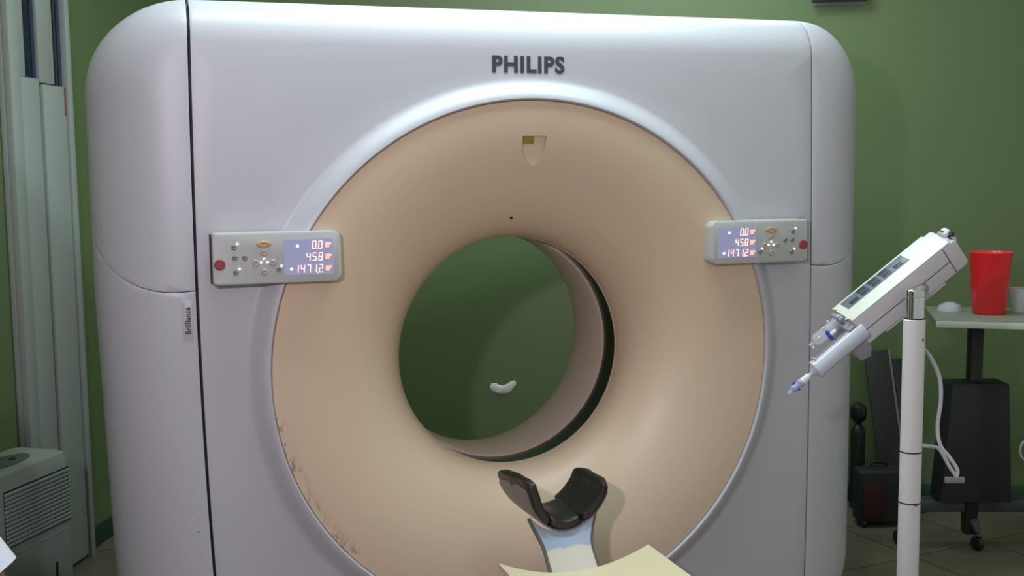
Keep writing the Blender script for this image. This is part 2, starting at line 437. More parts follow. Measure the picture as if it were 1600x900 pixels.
# material of the funnel: beige plastic, scuffed at the lower left of its rim
FM = mat('beige_funnel_plastic', (0.68, 0.52, 0.375), 0.40, bump=0.02, bscale=260, vary=0.05, vscale=4)
nt = FM.node_tree; bs = nt.nodes['Principled BSDF']; src_ = bs.inputs['Base Color'].links[0].from_socket
tc = [x for x in nt.nodes if x.type == 'TEX_COORD'][0]
sep = nt.nodes.new('ShaderNodeSeparateXYZ'); nt.links.new(tc.outputs['Object'], sep.inputs[0])
def mth(op, a, b_=None, c_=None, clamp=False):
    n_ = nt.nodes.new('ShaderNodeMath'); n_.operation = op; n_.use_clamp = clamp
    for i, x in enumerate((a, b_, c_)):
        if x is None: continue
        if isinstance(x, (int, float)): n_.inputs[i].default_value = x
        else: nt.links.new(x, n_.inputs[i])
    return n_.outputs[0]
zz = mth('SUBTRACT', sep.outputs[2], ZA)
rr = mth('SQRT', mth('ADD', mth('MULTIPLY', sep.outputs[0], sep.outputs[0]), mth('MULTIPLY', zz, zz)))
near = mth('MULTIPLY_ADD', rr, 30.0, -30.0 * 0.706, clamp=True)
left = mth('LESS_THAN', sep.outputs[0], -0.45)
band = mth('MULTIPLY', mth('LESS_THAN', zz, -0.10), mth('GREATER_THAN', zz, -0.50))
nz = nt.nodes.new('ShaderNodeTexNoise'); nz.inputs['Scale'].default_value = 26; nz.inputs['Detail'].default_value = 9; nz.inputs['Roughness'].default_value = 0.75
mpp = nt.nodes.new('ShaderNodeMapping'); mpp.inputs['Rotation'].default_value = (0, 0.6, 0); mpp.inputs['Scale'].default_value = (2.2, 1, 0.8)
nt.links.new(tc.outputs['Object'], mpp.inputs[0]); nt.links.new(mpp.outputs[0], nz.inputs['Vector'])
scr = mth('MULTIPLY_ADD', nz.outputs['Fac'], 9.0, -9.0 * 0.49, clamp=True)
msk = mth('MULTIPLY', mth('MULTIPLY', near, left), mth('MULTIPLY', band, scr))
mx = nt.nodes.new('ShaderNodeMix'); mx.data_type = 'RGBA'; nt.links.new(mth('MULTIPLY', msk, 0.85), mx.inputs[0])
nt.links.new(src_, mx.inputs[6]); mx.inputs[7].default_value = (0.10, 0.09, 0.085, 1); nt.links.new(mx.outputs[2], bs.inputs['Base Color'])
# recess for the laser window, cut out of the funnel
cb = bmesh.new()
sh = [(-0.031, 0.645), (0.040, 0.645), (0.038, 0.612), (0.030, 0.588), (0.016, 0.570), (0.004, 0.563), (-0.010, 0.570), (-0.024, 0.590), (-0.030, 0.614)]
fr_ = [cb.verts.new((x, -0.03, ZA + z)) for x, z in sh]
bk_ = [cb.verts.new((x, 0.0085 + 0.013 * ((z - 0.563) / 0.082) + 0.0195 * (1 - (z - 0.563) / 0.082), ZA + z)) for x, z in sh]
cb.faces.new(fr_); cb.faces.new(list(reversed(bk_)))
for i in range(len(sh)):
    j = (i + 1) % len(sh); cb.faces.new((fr_[i], bk_[i], bk_[j], fr_[j]))
bmesh.ops.recalc_face_normals(cb, faces=cb.faces)
FMo = link('funnel', fb, FM); cut_o = link('cutter', cb, FM)
md = FMo.modifiers.new('b', 'BOOLEAN'); md.operation = 'DIFFERENCE'; md.object = cut_o; md.solver = 'EXACT'
dg = bpy.context.evaluated_depsgraph_get(); me = bpy.data.meshes.new_from_object(FMo.evaluated_get(dg))
bpy.data.objects.remove(cut_o); bpy.data.objects.remove(FMo)
FMo = bpy.data.objects.new('bore_funnel', me); C.objects.link(FMo); FMo.parent = G; FMo.location = -G.location
me.polygons.foreach_set('use_smooth', [True] * len(me.polygons)); me.set_sharp_from_angle(angle=math.radians(30))
FMo['label'] = 'beige funnel ring leading into the bore, scuffed at its lower left rim'
aw = part('laser_window', boxb((0.030, 0.004, 0.019), frame((-0.009, 0.0195, ZA + 0.633), (1, 0, 0), (0, 1, 0), (0, 0, 1)), bev=0.0012), MT['amber'], G); aw['label'] = 'small amber laser window at the top of the funnel'
XY = frame((0, 0, 0), (1, 0, 0), (0, 1, 0), (0, 0, 1))
def fy(r):
    s = (RO - r) / (RO - 0.35); return YB * (1 - math.sqrt(max(0, 1 - s * s)))
rdot = math.hypot(-0.034, 0.412)
part('screw', latheb([(0.0045, -0.003), (0.0045, 0.001), (0.003, 0.002)], frame((-0.034, fy(rdot) - 0.001, ZA + 0.412), (1, 0, 0), (0, 0, 1), (0, -1, 0.3)), n=16), MT['frame'], G)
# scan window ring, liner, rear funnel
part('scan_window_ring', rev_closed([(0.3575, YB + 0.001), (0.3575, 0.350), (0.372, 0.350), (0.372, YB + 0.001)]), MT['black'], G)['label'] = 'glossy black scan window band inside the bore'
p2 = [(0.350, 0.3505), (0.3485, 0.354), (0.350, 0.498)]
for k in range(1, 19):
    a = PI / 2 * k / 18; p2.append((0.350 + (0.725 - 0.350) * (1 - math.cos(a)), 0.498 + (YR - 0.498) * math.sin(a)))
p3 = [(r + 0.014, y) for r, y in reversed(p2)]
part('bore_liner', rev_closed(p2 + p3), MT['liner'], G)
# thin bright ring between funnel and scan band
part('bore_trim_ring', rev_closed([(0.3535, YB - 0.006), (0.3490, YB - 0.002), (0.3490, YB + 0.004), (0.3535, YB + 0.004)]), MT['liner'], G)

# logo and badge on the covers
FRM = lambda x, z, y=YF: frame((x, y, ZA + z), (1, 0, 0), (0, 0, 1), (0, -1, 0))
part('logo_lettering', text_bm('PHILIPS', 0.0625, FRM(-0.006, 0.841, YF - 0.0006), 0.0008, bold=0.0024, sx=0.97, spc=1.12), MT['logo'], G, smooth=False)['label'] = 'dark grey brand lettering reading PHILIPS'
bd = part('name_badge', prismb(rrect(0.026, 0.104, 0.003), 0.0022, FRM(-0.951, 0.169, YF + 0.0006), bev=0.0008), MT['cover'], G); bd['label'] = 'narrow upright silver badge on the left side panel'
part('badge_lettering', text_bm('Brilliance', 0.0205, frame((-0.950, YF - 0.0020, ZA + 0.168), (0, 0, 1), (-1, 0, 0), (0, -1, 0)), 0.0004, bold=0.0006, sx=0.86, spc=1.08), MT['logo'], bd, smooth=False)

for px_, py_, a_, b_ in ((311, 811, 0.0022, 0.0022), (310, 831, 0.0075, 0.0018)):
    q_ = hit(px_, py_, (0, YF, 0), Vector((0, 1, 0)))
    part('scratch_mark', boxb((a_, 0.0006, b_), frame((q_.x, YF - 0.0002, q_.z), (1, 0, 0), (0, 1, 0), (0, 0, 1))), MT['logo'], G)
# consoles
SEG = {'0': 'abcdef', '1': 'bc', '2': 'abged', '4': 'fgbc', '5': 'afgcd', '7': 'abc', '8': 'abcdefg'}
def seven(bm, ch, x, y, w_, h, M):
    t = w_ * 0.17
    S = {'a': ((0, h / 2), (w_, t)), 'g': ((0, 0), (w_, t)), 'd': ((0, -h / 2), (w_, t)), 'f': ((-w_ / 2, h / 4), (t, h / 2)), 'b': ((w_ / 2, h / 4), (t, h / 2)),
         'e': ((-w_ / 2, -h / 4), (t, h / 2)), 'c': ((w_ / 2, -h / 4), (t, h / 2))}
    for s in SEG[ch]:
        (cx, cy), (sw, sh_) = S[s]; sk = 0.10 * cy
        box(bm, (sw, sh_, 0.0008), M, (x + cx + sk, y + cy, 0))
def endpoly(w_, h, s):
    out = []
    for cx, cy, a0 in ((1, 1, 0), (-1, 1, 90), (-1, -1, 180), (1, -1, 270)):
        r = 0.022 if cx * s > 0 else 0.008
        for i in range(7):
            a = math.radians(a0 + 90 * i / 6); out.append((cx * (w_ / 2 - r) + r * math.cos(a), cy * (h / 2 - r) + r * math.sin(a)))
    return out
def console(x0, x1, z0, z1, mirror, label, yf):
    w_, h = x1 - x0, z1 - z0; cx, cz = (x0 + x1) / 2, (z0 + z1) / 2; s = -1 if mirror else 1
    th = 0.052
    M = FRM(cx, cz, yf + th)                             # z of M points to the viewer
    o = part('control_panel', prismb(endpoly(w_, h, s), th, M, bev=0.006), MT['panel'], G); o['label'] = label
    F = FRM(cx, cz, yf - 0.0004)
    s = -1 if mirror else 1
    def P(u, v): return Vector((s * (u - 0.5) * w_, (v - 0.5) * h, 0))
    # display
    du0, du1 = 0.545, 0.935
    c = P((du0 + du1) / 2, 0.5)
    dis = part('display', prismb(rrect((du1 - du0) * w_, 0.70 * h, 0.003), 0.0012, F @ Matrix.Translation(c), bev=0.0004), MT['lcd'], o, smooth=False)
    dw, dh = (du1 - du0) * w_, 0.70 * h
    D = F @ Matrix.Translation(c + Vector((0, 0, 0.0016)))
    bm = bmesh.new(); cw, chh = 0.0105, 0.0220
    xr = dw / 2 - 0.030
    rows = ((0.031, '0.0', -0.020), (0.0, '458', None), (-0.031, '1471.2', -0.0))
    for yy, s_, _ in rows:
        x = xr - 0.004
        for ch in reversed(s_):
            if ch == '.':
                box(bm, (0.0022, 0.0022, 0.0008), D, (x + 0.0073, yy - chh / 2, 0)); continue
            seven(bm, ch, x, yy, 0.0084, chh * 0.88, D); x -= 0.0158
    part('display_digits', bm, MT['digit'], o, smooth=False)
    bm = bmesh.new()
    for yy in (0.031, 0.0, -0.031):
        box(bm, (0.015, 0.006, 0.0008), D, (dw / 2 - 0.013, yy + 0.003, 0)); box(bm, (0.010, 0.010, 0.0008), D, (dw / 2 - 0.016, yy - 0.002, 0.0002))
    part('display_units', bm, MT['digit_halo'], o, smooth=False)
    for (lx, ly) in ((-dw / 2 + 0.036, 0.029), (-dw / 2 + 0.019, -0.031)):
        part('display_dot', latheb([(0.0036, 0), (0.0036, 0.0012), (0.002, 0.0016)], D @ Matrix.Translation((lx, ly, -0.0008)), n=14), MT['led'], o)
    def btn(u, v, r, m_, sx=1.0, h_=0.004):
        p = P(u, v); Mb = F @ Matrix.Translation(p)
        part('button', latheb([(r, -0.001), (r, h_ * 0.5), (r * 0.75, h_), (r * 0.3, h_ * 0.8)], Mb, n=20, sx=sx), m_, o)
    def led(u, v, r=0.0024):
        part('indicator_light', latheb([(r, -0.001), (r, 0.001), (r * 0.5, 0.0022)], F @ Matrix.Translation(P(u, v)), n=10), MT['led'], o)
    U = 0.004
    for u, v, lu, lv in ((0.165, 0.72, 0.192, 0.79), (0.175, 0.24, 0.203, 0.31), (0.505, 0.27, 0.525, 0.34)):
        btn(u, v, 0.0068, MT['btn']); led(lu if not mirror else 2 * u - lu, lv)
    btn(0.170, 0.52, 0.0068, MT['btn']); btn(0.245, 0.52, 0.0068, MT['btn'])
    btn(0.392, 0.77, 0.0085, MT['btn_o'], sx=2.3)
    btn(0.392, 0.60, 0.0085, MT['btn_t']); btn(0.392, 0.23, 0.0085, MT['btn_t']); btn(0.328, 0.41, 0.0085, MT['btn_t']); btn(0.458, 0.41, 0.0085, MT['btn_t'])
    led(0.392, 0.49); led(0.368, 0.42); led(0.418, 0.42)
    p = P(0.055, 0.40)
    rb = part('emergency_stop_button', latheb([(0.0142, -0.001), (0.0142, 0.002), (0.0120, 0.0035), (0.010, 0.0028), (0.0095, 0.0036), (0.004, 0.0036)], F @ Matrix.Translation(p), n=24), MT['btn_r'], o)
    part('end_gap', boxb((0.005, th * 0.8, h * 0.94), frame((cx - s * (w_ / 2 + 0.001), yf + th * 0.55, ZA + cz), (1, 0, 0), (0, 1, 0), (0, 0, 1))), MT['frame'], o)
    # stand-off bracket that carries the console on the cover
    part('bracket', boxb((0.10, 0.03, h * 0.5), frame((cx - s * w_ * 0.32, yf + th + 0.013, ZA + cz), (1, 0, 0), (0, 1, 0), (0, 0, 1)), bev=0.004), MT['panel_side'], o)
    return o
console(-0.887, -0.555, 0.262, 0.397, False, 'grey control panel left of the funnel with a lit orange number display', -0.035)
console(0.540, 0.868, 0.264, 0.393, True, 'grey control panel right of the funnel with a lit orange number display', -0.035)

# ------------------------------------------------------------------ patient couch
def couch():
    t = empty('patient_couch', (0, -1.3, 0), 'cream patient couch top with a hollowed end in front of the scanner bore', 'patient couch')
    bm = bmesh.new(); n = 24; y0, y1 = -2.35, -0.30; hw = 0.2135; th = 0.016
    def zc(x): return ZA - 0.512 + 0.049 * (x / hw) ** 2
    ys = [y0 + (y1 - y0) * i / 12 for i in range(13)]
    top = [[bm.verts.new((hw * (2 * i / n - 1), y, zc(hw * (2 * i / n - 1)))) for i in range(n + 1)] for y in ys]
    bot = [[bm.verts.new((hw * 0.99 * (2 * i / n - 1), y, zc(hw * (2 * i / n - 1)) - th)) for i in range(n + 1)] for y in ys]
    for g in (top, bot):
        for a, b_ in zip(g, g[1:]):
            for i in range(n): bm.faces.new((a[i], a[i + 1], b_[i + 1], b_[i]))
    for a, b_ in zip(top, top[1:]): pass
    for k in range(12):
        for i in (0, n): bm.faces.new((top[k][i], top[k + 1][i], bot[k + 1][i], bot[k][i]))
    for k in (0, 12):
        for i in range(n): bm.faces.new((top[k][i], top[k][i + 1], bot[k][i + 1], bot[k][i]))
    bmesh.ops.recalc_face_normals(bm, faces=bm.faces)
    part('couch_top', bm, MT['couch'], t)
    bm = bmesh.new(); box(bm, (0.30, 1.7, 0.06), frame((0, -1.45, ZA - 0.57), (1, 0, 0), (0, 1, 0), (0, 0, 1)), bev=0.015)
    part('couch_beam', bm, MT['white'], t)
    bm = bmesh.new(); box(bm, (0.42, 1.2, 0.34), frame((0, -1.55, 0.215), (1, 0, 0), (0, 1, 0), (0, 0, 1)), bev=0.03)
    part('couch_pedestal', bm, MT['white'], t)
    bm = bmesh.new(); box(bm, (0.62, 1.7, 0.045), frame((0, -1.5, 0.0225), (1, 0, 0), (0, 1, 0), (0, 0, 1)), bev=0.01)
    part('couch_base', bm, MT['darkgrey'], t)
couch()

# headrest: black vinyl cradle on a curved tongue
def headrest():
    t = empty('head_rest', (0, -0.27, ZA - 0.50), 'black U-shaped vinyl head cradle on a pale worn tongue at the couch end', 'headrest')
    def U(a, s=0.0, y=0.0):
        # a from -1 (left tip) to 1 (right tip); s = distance outside the inner face
        th = a * math.radians(86)
        near_ = max(0.0, min(1.0, -y / 0.21)); rx, rz = 0.096 + s, 0.112 + s
        return Vector((rx * math.sin(th) * (1 + 0.10 * abs(a) ** 3) * (1 - 0.10 * near_ * (a < 0) * abs(a)) + 0.008 + (0.012 * near_ * abs(a) if a < 0 else 0), y, ZA - 0.288 - rz * math.cos(th) + (-0.012 + 0.008 * near_ if a > 0 else 0.0 + 0.022 * near_) * abs(a) ** 2))
    def arcslab(s0, s1, y0, y1, a0, a1, n=48, m_=10, puff=0.0, rnd=0.02):
        bm = bmesh.new(); V = []
        for i in range(n + 1):
            a = a0 + (a1 - a0) * i / n; e = min(i, n - i) / n
            k = min(1.0, (e * abs(a1 - a0) * 0.2) / rnd); tip = math.sqrt(max(0.0, 1 - (1 - k) ** 2))
            ym, hy = (y0 + y1) / 2, (y1 - y0) / 2 * (0.45 + 0.55 * tip)
            sm, hs = (s0 + s1) / 2, (s1 - s0) / 2 * (0.25 + 0.75 * tip)
            ring = []
            N = 20
            for j in range(N):
                q_ = 2 * PI * j / N; cx_, sx_ = math.cos(q_), math.sin(q_)
                yy = ym + hy * math.copysign(abs(cx_) ** 0.35, cx_); ss = sm + hs * math.copysign(abs(sx_) ** 0.45, sx_)
                ring.append(bm.verts.new(U(a, ss, yy)))
            V.append(ring)
        for A_, B_ in zip(V, V[1:]):
            for j in range(20): bm.faces.new((A_[j], A_[(j + 1) % 20], B_[(j + 1) % 20], B_[j]))
        bm.faces.new(V[0]); bm.faces.new(list(reversed(V[-1])))
        bmesh.ops.recalc_face_normals(bm, faces=bm.faces)
        for v in bm.verts:
            if puff: v.co += Vector((0, 0, 1)) * 0 + (noise.noise(v.co * 22) * puff) * Vector((1, 0.3, 1))
        return bm
    part('side_pad', arcslab(0, 0.030, -0.222, 0.005, -1.0, -0.28, puff=0.006), MT['pad'], t)
    part('side_pad', arcslab(0, 0.028, -0.218, 0.005, 0.26, 1.0, puff=0.005), MT['pad'], t)
    part('base_pad', arcslab(-0.001, 0.027, -0.214, -0.02, -0.36, 0.34, puff=0.005, rnd=0.03), MT['pad'], t)
    part('cradle_shell', arcslab(0.0265, 0.034, -0.207, -0.01, -0.90, 0.90, rnd=0.02), MT['shell'], t)
    # tongue
    wm = mat('worn_tongue', (0.58, 0.56, 0.50), 0.4)
    nt_ = wm.node_tree; bs_ = nt_.nodes['Principled BSDF']
    tc_ = [x for x in nt_.nodes if x.type == 'TEX_COORD'][0]; sp = nt_.nodes.new('ShaderNodeSeparateXYZ'); nt_.links.new(tc_.outputs['Object'], sp.inputs[0])
    nz_ = nt_.nodes.new('ShaderNodeTexNoise'); nz_.inputs['Scale'].default_value = 45; nz_.inputs['Detail'].default_value = 5; nt_.links.new(tc_.outputs['Object'], nz_.inputs['Vector'])
    a_ = nt_.nodes.new('ShaderNodeMath'); a_.operation = 'MULTIPLY_ADD'; a_.inputs[1].default_value = 0.018; nt_.links.new(nz_.outputs['Fac'], a_.inputs[0]); nt_.links.new(sp.outputs[2], a_.inputs[2])
    g_ = nt_.nodes.new('ShaderNodeMath'); g_.operation = 'MULTIPLY_ADD'; g_.inputs[1].default_value = 260; g_.inputs[2].default_value = -260 * 0.0400; g_.use_clamp = True; nt_.links.new(a_.outputs[0], g_.inputs[0])
    mx_ = nt_.nodes.new('ShaderNodeMix'); mx_.data_type = 'RGBA'; nt_.links.new(g_.outputs[0], mx_.inputs[0]); mx_.inputs[6].default_value = (0.60, 0.56, 0.48, 1); mx_.inputs[7].default_value = (0.33, 0.40, 0.52, 1)
    nt_.links.new(mx_.outputs[2], bs_.inputs['Base Color'])
    bm = bmesh.new(); K = 14; n = 12; th = 0.014; T_, B_ = [], []
    for k in range(K + 1):
        f = k / K                                         # 0 at the couch, 1 under the cradle
        hw = 0.064 + 0.030 * max(0, (f - 0.55) / 0.45) ** 2
        rt, rb = [], []
        for i in range(n + 1):
            x = hw * (2 * i / n - 1)
            zend = (ZA - 0.288 - 0.1450 * math.sqrt(max(0, 1 - (x / 0.128) ** 2)))
            y = -0.315 + 0.115 * f
            z0_ = ZA - 0.530 + 0.049 * (x / 0.2135) ** 2
            z = z0_ + (zend - 0.0 - z0_) * (f ** 1.25)
            rt.append(bm.verts.new((x + 0.004, y, z))); rb.append(bm.verts.new((x * 1.0 + 0.004, y + th * 0.7, z - th)))
        T_.append(rt); B_.append(rb)
    for g_ in (T_, B_):
        for a, b_ in zip(g_, g_[1:]):
            for i in range(n): bm.faces.new((a[i], a[i + 1], b_[i + 1], b_[i]))
    for k in range(K):
        for i in (0, n): bm.faces.new((T_[k][i], T_[k + 1][i], B_[k + 1][i], B_[k][i]))
    for k in (0, K):
        for i in range(n): bm.faces.new((T_[k][i], T_[k][i + 1], B_[k][i + 1], B_[k][i]))
    bmesh.ops.recalc_face_normals(bm, faces=bm.faces)
    tg = part('support_tongue', bm, wm, t); tg['label'] = 'pale support tongue with a worn blue-grey upper band'
    for s_ in (-1, 1):
        pts = []
        for k in range(K + 1):
            f = k / K; hw = 0.064 + 0.030 * max(0, (f - 0.55) / 0.45) ** 2; x = s_ * (hw + 0.003)
            zend = (ZA - 0.288 - 0.1450 * math.sqrt(max(0, 1 - (x / 0.128) ** 2))); z0_ = ZA - 0.530 + 0.049 * (x / 0.2135) ** 2
            pts.append((x + 0.004, -0.315 + 0.115 * f + 0.004, z0_ + (zend - z0_) * f ** 1.25 - 0.006))
        part('edge_strip', tubeb(pts, 0.0055, n=8), MT['couch_edge'], t)
    # bar that slides into the couch
    part('mounting_bar', boxb((0.10, 0.20, 0.012), frame((0.002, -0.37, ZA - 0.539), (1, 0, 0), (0, 1, 0), (0, 0, 1)), bev=0.002), MT['darkgrey'], t)
headrest()

# ------------------------------------------------------------------ contrast injector on its pole
def injector():
    O = at(1333, 503, 2.90)
    A0 = (at(1493, 373, 2.90) - O).normalized()
    tw = -CF
    b0 = (A0.cross(tw)); b0.normalize()
    if b0.dot(CU) > 0: b0 = -b0
    be = math.radians(20)
    N1 = (math.cos(be) * (-b0) + math.sin(be) * tw).normalized()    # top face
    N2 = (math.sin(be) * b0 + math.cos(be) * tw).normalized()       # side face to the viewer
    M = frame(O, A0, -N2, N1)                                       # x along, y away from viewer, z up out of the top
    t = empty('contrast_injector', (at(1429, 500, 2.84).x, at(1429, 500, 2.84).y, 0), 'white contrast injector with syringes, tilted on a white floor pole', 'medical injector')
    L, D_, H = 0.338, 0.108, 0.082
    bm = bmesh.new()
    poly = [(0, -H), (L - 0.012, -H), (L, -H * 0.92), (L, -H * 0.1), (L - 0.008, 0), (0, 0)]
    # body
    prism(bm, poly, D_, frame(O - N2 * 0, A0, N1, -N2), bev=0.0035)
    part('injector_body', bm, MT['inj_side'], t)
    part('top_cover', prismb([(0.0, 0), (L - 0.016, 0), (L - 0.034, D_), (0, D_)], 0.004, frame(O + N1 * 0.0008, A0, -N2, N1), bev=0.0015), MT['inj_top'], t)
    part('seam', boxb((L - 0.045, 0.0012, 0.0018), M, (L / 2 - 0.02, -0.0006, -H * 0.52)), MT['line'], t)
    part('seam', boxb((0.0018, 0.0012, H * 0.96), M, (L - 0.042, -0.0006, -H * 0.5)), MT['line'], t)
    kp = part('keypad', boxb((0.205, 0.046, 0.0015), M, (0.125, 0.076, 0.0055), bev=0.0006), MT['keypad'], t)
    for i in range(5):
        for j in range(2):
            if (i, j) in ((4, 1), (0, 1)): continue
            part('keypad_key', boxb((0.026, 0.015, 0.0015), M, (0.050 + i * 0.037, 0.066 + j * 0.021, 0.0068), bev=0.0004), MT['keys'], kp)
    part('underside_block', boxb((0.20, D_ * 0.8, 0.014), M, (0.16, D_ * 0.5, -H - 0.0075), bev=0.003), MT['inj_side'], t)
    # nose
    Nf = frame(O, A0, N1, -N2)
    part('nose_block', prismb([(-0.040, -0.105), (-0.012, -0.112), (0.004, -0.088), (0.0, -0.010), (-0.024, -0.010), (-0.024, -0.040), (-0.046, -0.050)], 0.100, frame(O + N2 * 0.004, A0, N1, -N2), bev=0.002), MT['inj_nose'], t)
    part('nose_latch', boxb((0.022, 0.012, 0.016), M, (-0.016, 0.004, -0.030), bev=0.003), MT['inj_nose'], t)
    part('latch_plate', boxb((0.012, 0.05, 0.010), M, (-0.012, 0.06, 0.002), bev=0.002), MT['inj_nose'], t)
    part('screw_head', latheb([(0.004, 0), (0.004, 0.003), (0.002, 0.004)], M @ Matrix.Translation((-0.006, 0.02, 0.006)), n=12), MT['chrome'], t)
    part('screw_head', latheb([(0.004, 0), (0.004, 0.003), (0.002, 0.004)], M @ Matrix.Translation((0.004, 0.09, 0.006)), n=12), MT['chrome'], t)
    # near syringe
    def S(px, py, Z=2.90): return at(px, py, Z)
    a, b_ = S(1336, 526, 2.915), S(1276, 577, 2.915)
    ax = (b_ - a).normalized(); side = ax.cross(tw).normalized(); SM = frame(a, side, ax.cross(side), ax); Ls = (b_ - a).length
    sy = part('syringe', latheb([(0.0235, -0.03), (0.0235, Ls * 0.97), (0.026, Ls * 0.97), (0.026, Ls + 0.003), (0.019, Ls + 0.005), (0.012, Ls + 0.013), (0.0055, Ls + 0.018), (0.0055, Ls + 0.030)], SM, n=36), MT['syringe'], t)
    part('syringe_guard', boxb((0.0035, 0.012, Ls * 0.95), SM, (0.0238, 0.0, Ls * 0.46), bev=0.0008), MT['inj_nose'], t)
    part('guard_plate', boxb((0.052, 0.034, 0.004), SM, (0.002, 0.004, Ls * 0.90), bev=0.001), MT['syringe'], t)
    part('luer_sleeve', latheb([(0.0088, 0.0), (0.0092, 0.022), (0.007, 0.030)], SM @ Matrix.Translation((0, 0, Ls + 0.026)), n=20), MT['whitep'], sy)
    part('tube_connector', latheb([(0.010, 0.0), (0.011, 0.006), (0.0085, 0.010), (0.0085, 0.024), (0.011, 0.027), (0.006, 0.035)], SM @ Matrix.Translation((0, 0, Ls + 0.050)), n=18), MT['paleblue'], sy)
    part('connector_tab', boxb((0.026, 0.004, 0.007), SM, (0, 0, Ls + 0.068), bev=0.001), MT['blue'], sy)
    part('tube_tip', latheb([(0.0055, 0.0), (0.0045, 0.010), (0.002, 0.014)], SM @ Matrix.Translation((0, 0, Ls + 0.084)), n=14), MT['clear'], sy)
    # far syringe: clear barrel, its glints modelled as white beads, and a blue plunger
    a2, b2 = S(1322, 494, 2.97), S(1276, 531, 2.97)
    ax2 = (b2 - a2).normalized(); s2 = ax2.cross(tw).normalized(); M2 = frame(a2, s2, ax2.cross(s2), ax2); L2 = (b2 - a2).length
    s2o = part('syringe', latheb([(0.0165, -0.01), (0.0165, L2), (0.010, L2 + 0.010), (0.004, L2 + 0.013), (0.004, L2 + 0.024)], M2, n=30), MT['clear'], t); s2o['label'] = 'clear empty syringe behind the filled one'
    for px, py in ((1293, 502), (1286, 513), (1280, 528), (1271, 543), (1309, 494)):
        c = S(px, py, 2.945)
        part('barrel_glint', latheb([(0.0008, -0.0034), (0.0028, -0.002), (0.0034, 0), (0.0028, 0.002), (0.0008, 0.0034)], frame(c, CR, -CF, CU), n=12), MT['whitep'], s2o)
    c = S(1296, 524, 2.938)
    part('stopcock', latheb([(0.003, -0.015), (0.0055, -0.012), (0.0055, -0.002), (0.0065, 0.0), (0.0055, 0.002), (0.0055, 0.012), (0.003, 0.015)], frame(c, ax2, CF, CF.cross(ax2)), n=14), MT['blue'], s2o)
    part('stopcock_handle', latheb([(0.0048, 0), (0.0052, 0.018), (0.003, 0.022)], frame(c, s2, ax2.cross(s2), -ax2), n=12), MT['whitep'], s2o)
    # rear knobs
    kb = M @ Matrix.Translation((L, 0.050, -0.012)) @ Matrix.Rotation(PI / 2, 4, 'Y')
    part('rear_knob', latheb([(0.026, -0.006), (0.026, 0.010), (0.023, 0.014), (0.010, 0.014)], kb, n=30), MT['inj_side'], t)
    part('knob_rim', latheb([(0.0275, -0.004), (0.0275, 0.001)], kb @ Matrix.Translation((0, 0, 0.0)), n=30), MT['frame'], t)
    part('adjust_knob', latheb([(0.002, -0.009), (0.008, -0.006), (0.010, 0), (0.008, 0.006), (0.002, 0.009)], frame(at(1486, 366, 2.93), CR, -CF, CU), n=18), MT['keys'], t)
    part('adjust_knob', latheb([(0.002, -0.006), (0.006, -0.004), (0.0075, 0), (0.006, 0.004), (0.002, 0.006)], frame(at(1478, 365.5, 2.912), CR, -CF, CU), n=18), MT['whitep'], t)
    # pole
    ZP = 2.84; top = at(1429, 498, ZP); UP = Vector((0, 0, 1)); x0, y0 = top.x, top.y
    PM = frame((x0, y0, 0), (1, 0, 0), (0, 1, 0), UP)
    part('pole', latheb([(0.0268, 0.10), (0.0268, top.z - 0.003), (0.024, top.z)], PM, n=48), MT['white'], t)
    zc = at(1430, 451, ZP).z; dx = 0.0
    part('chrome_cap', latheb([(0.0238, top.z), (0.0238, zc - 0.020), (0.0226, zc - 0.019), (0.0238, zc - 0.018), (0.0238, zc - 0.004), (0.0195, zc - 0.001), (0.012, zc)], PM, n=48), MT['chrome'], t)
    part('cap_band', latheb([(0.0246, top.z - 0.001), (0.0246, top.z + 0.003)], PM, n=40), MT['tie'], t)
    part('rivet', latheb([(0.0035, 0), (0.003, 0.0015)], frame((x0, y0, at(1438, 531, ZP).z), CR, CU, -CF) @ Matrix.Translation((0.014, 0, 0.0225)), n=12), MT['tie'], t)
    for py in (710.5, 793):
        z = at(1422, py, ZP).z
        part('cable_tie', latheb([(0.0276, z - 0.0016), (0.0276, z + 0.0016)], PM, n=40), MT['tie'], t)
        if py > 750: part('tie_lock', boxb((0.007, 0.005, 0.006), frame((x0, y0, z - 0.003), CR, CF, CU), (0.006, -0.029, 0), bev=0.001), MT['tie'], t)
    # bracket from the pole back to the head
    pc = Vector((x0, y0, zc - 0.030)); hd = M @ Vector((0.20, 0.004, -0.055))
    part('pivot_bracket', tubeb([pc, pc.lerp(hd, 0.5), hd + (hd - pc).normalized() * 0.01], 0.014, n=16), MT['inj_nose'], t)
    for k in range(4):
        a_ = k * PI / 2 + 0.4; e = Vector((math.cos(a_), math.sin(a_), 0)); c = Vector((x0, y0, 0))
        lg = part('base_leg', tubeb([c + e * 0.02 + Vector((0, 0, 0.115)), c + e * 0.15 + Vector((0, 0, 0.10)), c + e * 0.27 + Vector((0, 0, 0.075))], [0.02, 0.017, 0.013], n=12), MT['white'], t)
        wc = c + e * 0.265 + Vector((0, 0, 0.03))
        part('caster', latheb([(0.02, -0.012), (0.03, -0.008), (0.03, 0.008), (0.02, 0.012)], frame(wc, e, (0, 0, 1), e.cross(Vector((0, 0, 1)))), n=20), MT['dark'], t)
        part('caster_stem', tubeb([wc + Vector((0, 0, 0.0)), wc + Vector((0, 0, 0.05))], 0.007, n=8), MT['chrome'], t)
    # white cable hanging beside the pole
    cp = [at(1441, 543, 2.86), at(1455, 560, 2.90), at(1468, 590, 2.93), at(1470, 625, 2.94), at(1465, 665, 2.95), at(1469, 695, 2.95), at(1484, 715, 2.95), at(1496, 735, 2.95), at(1493, 747, 2.95)]
    part('cable', tubeb(spline(cp), 0.0052, n=10), MT['cable'], t)
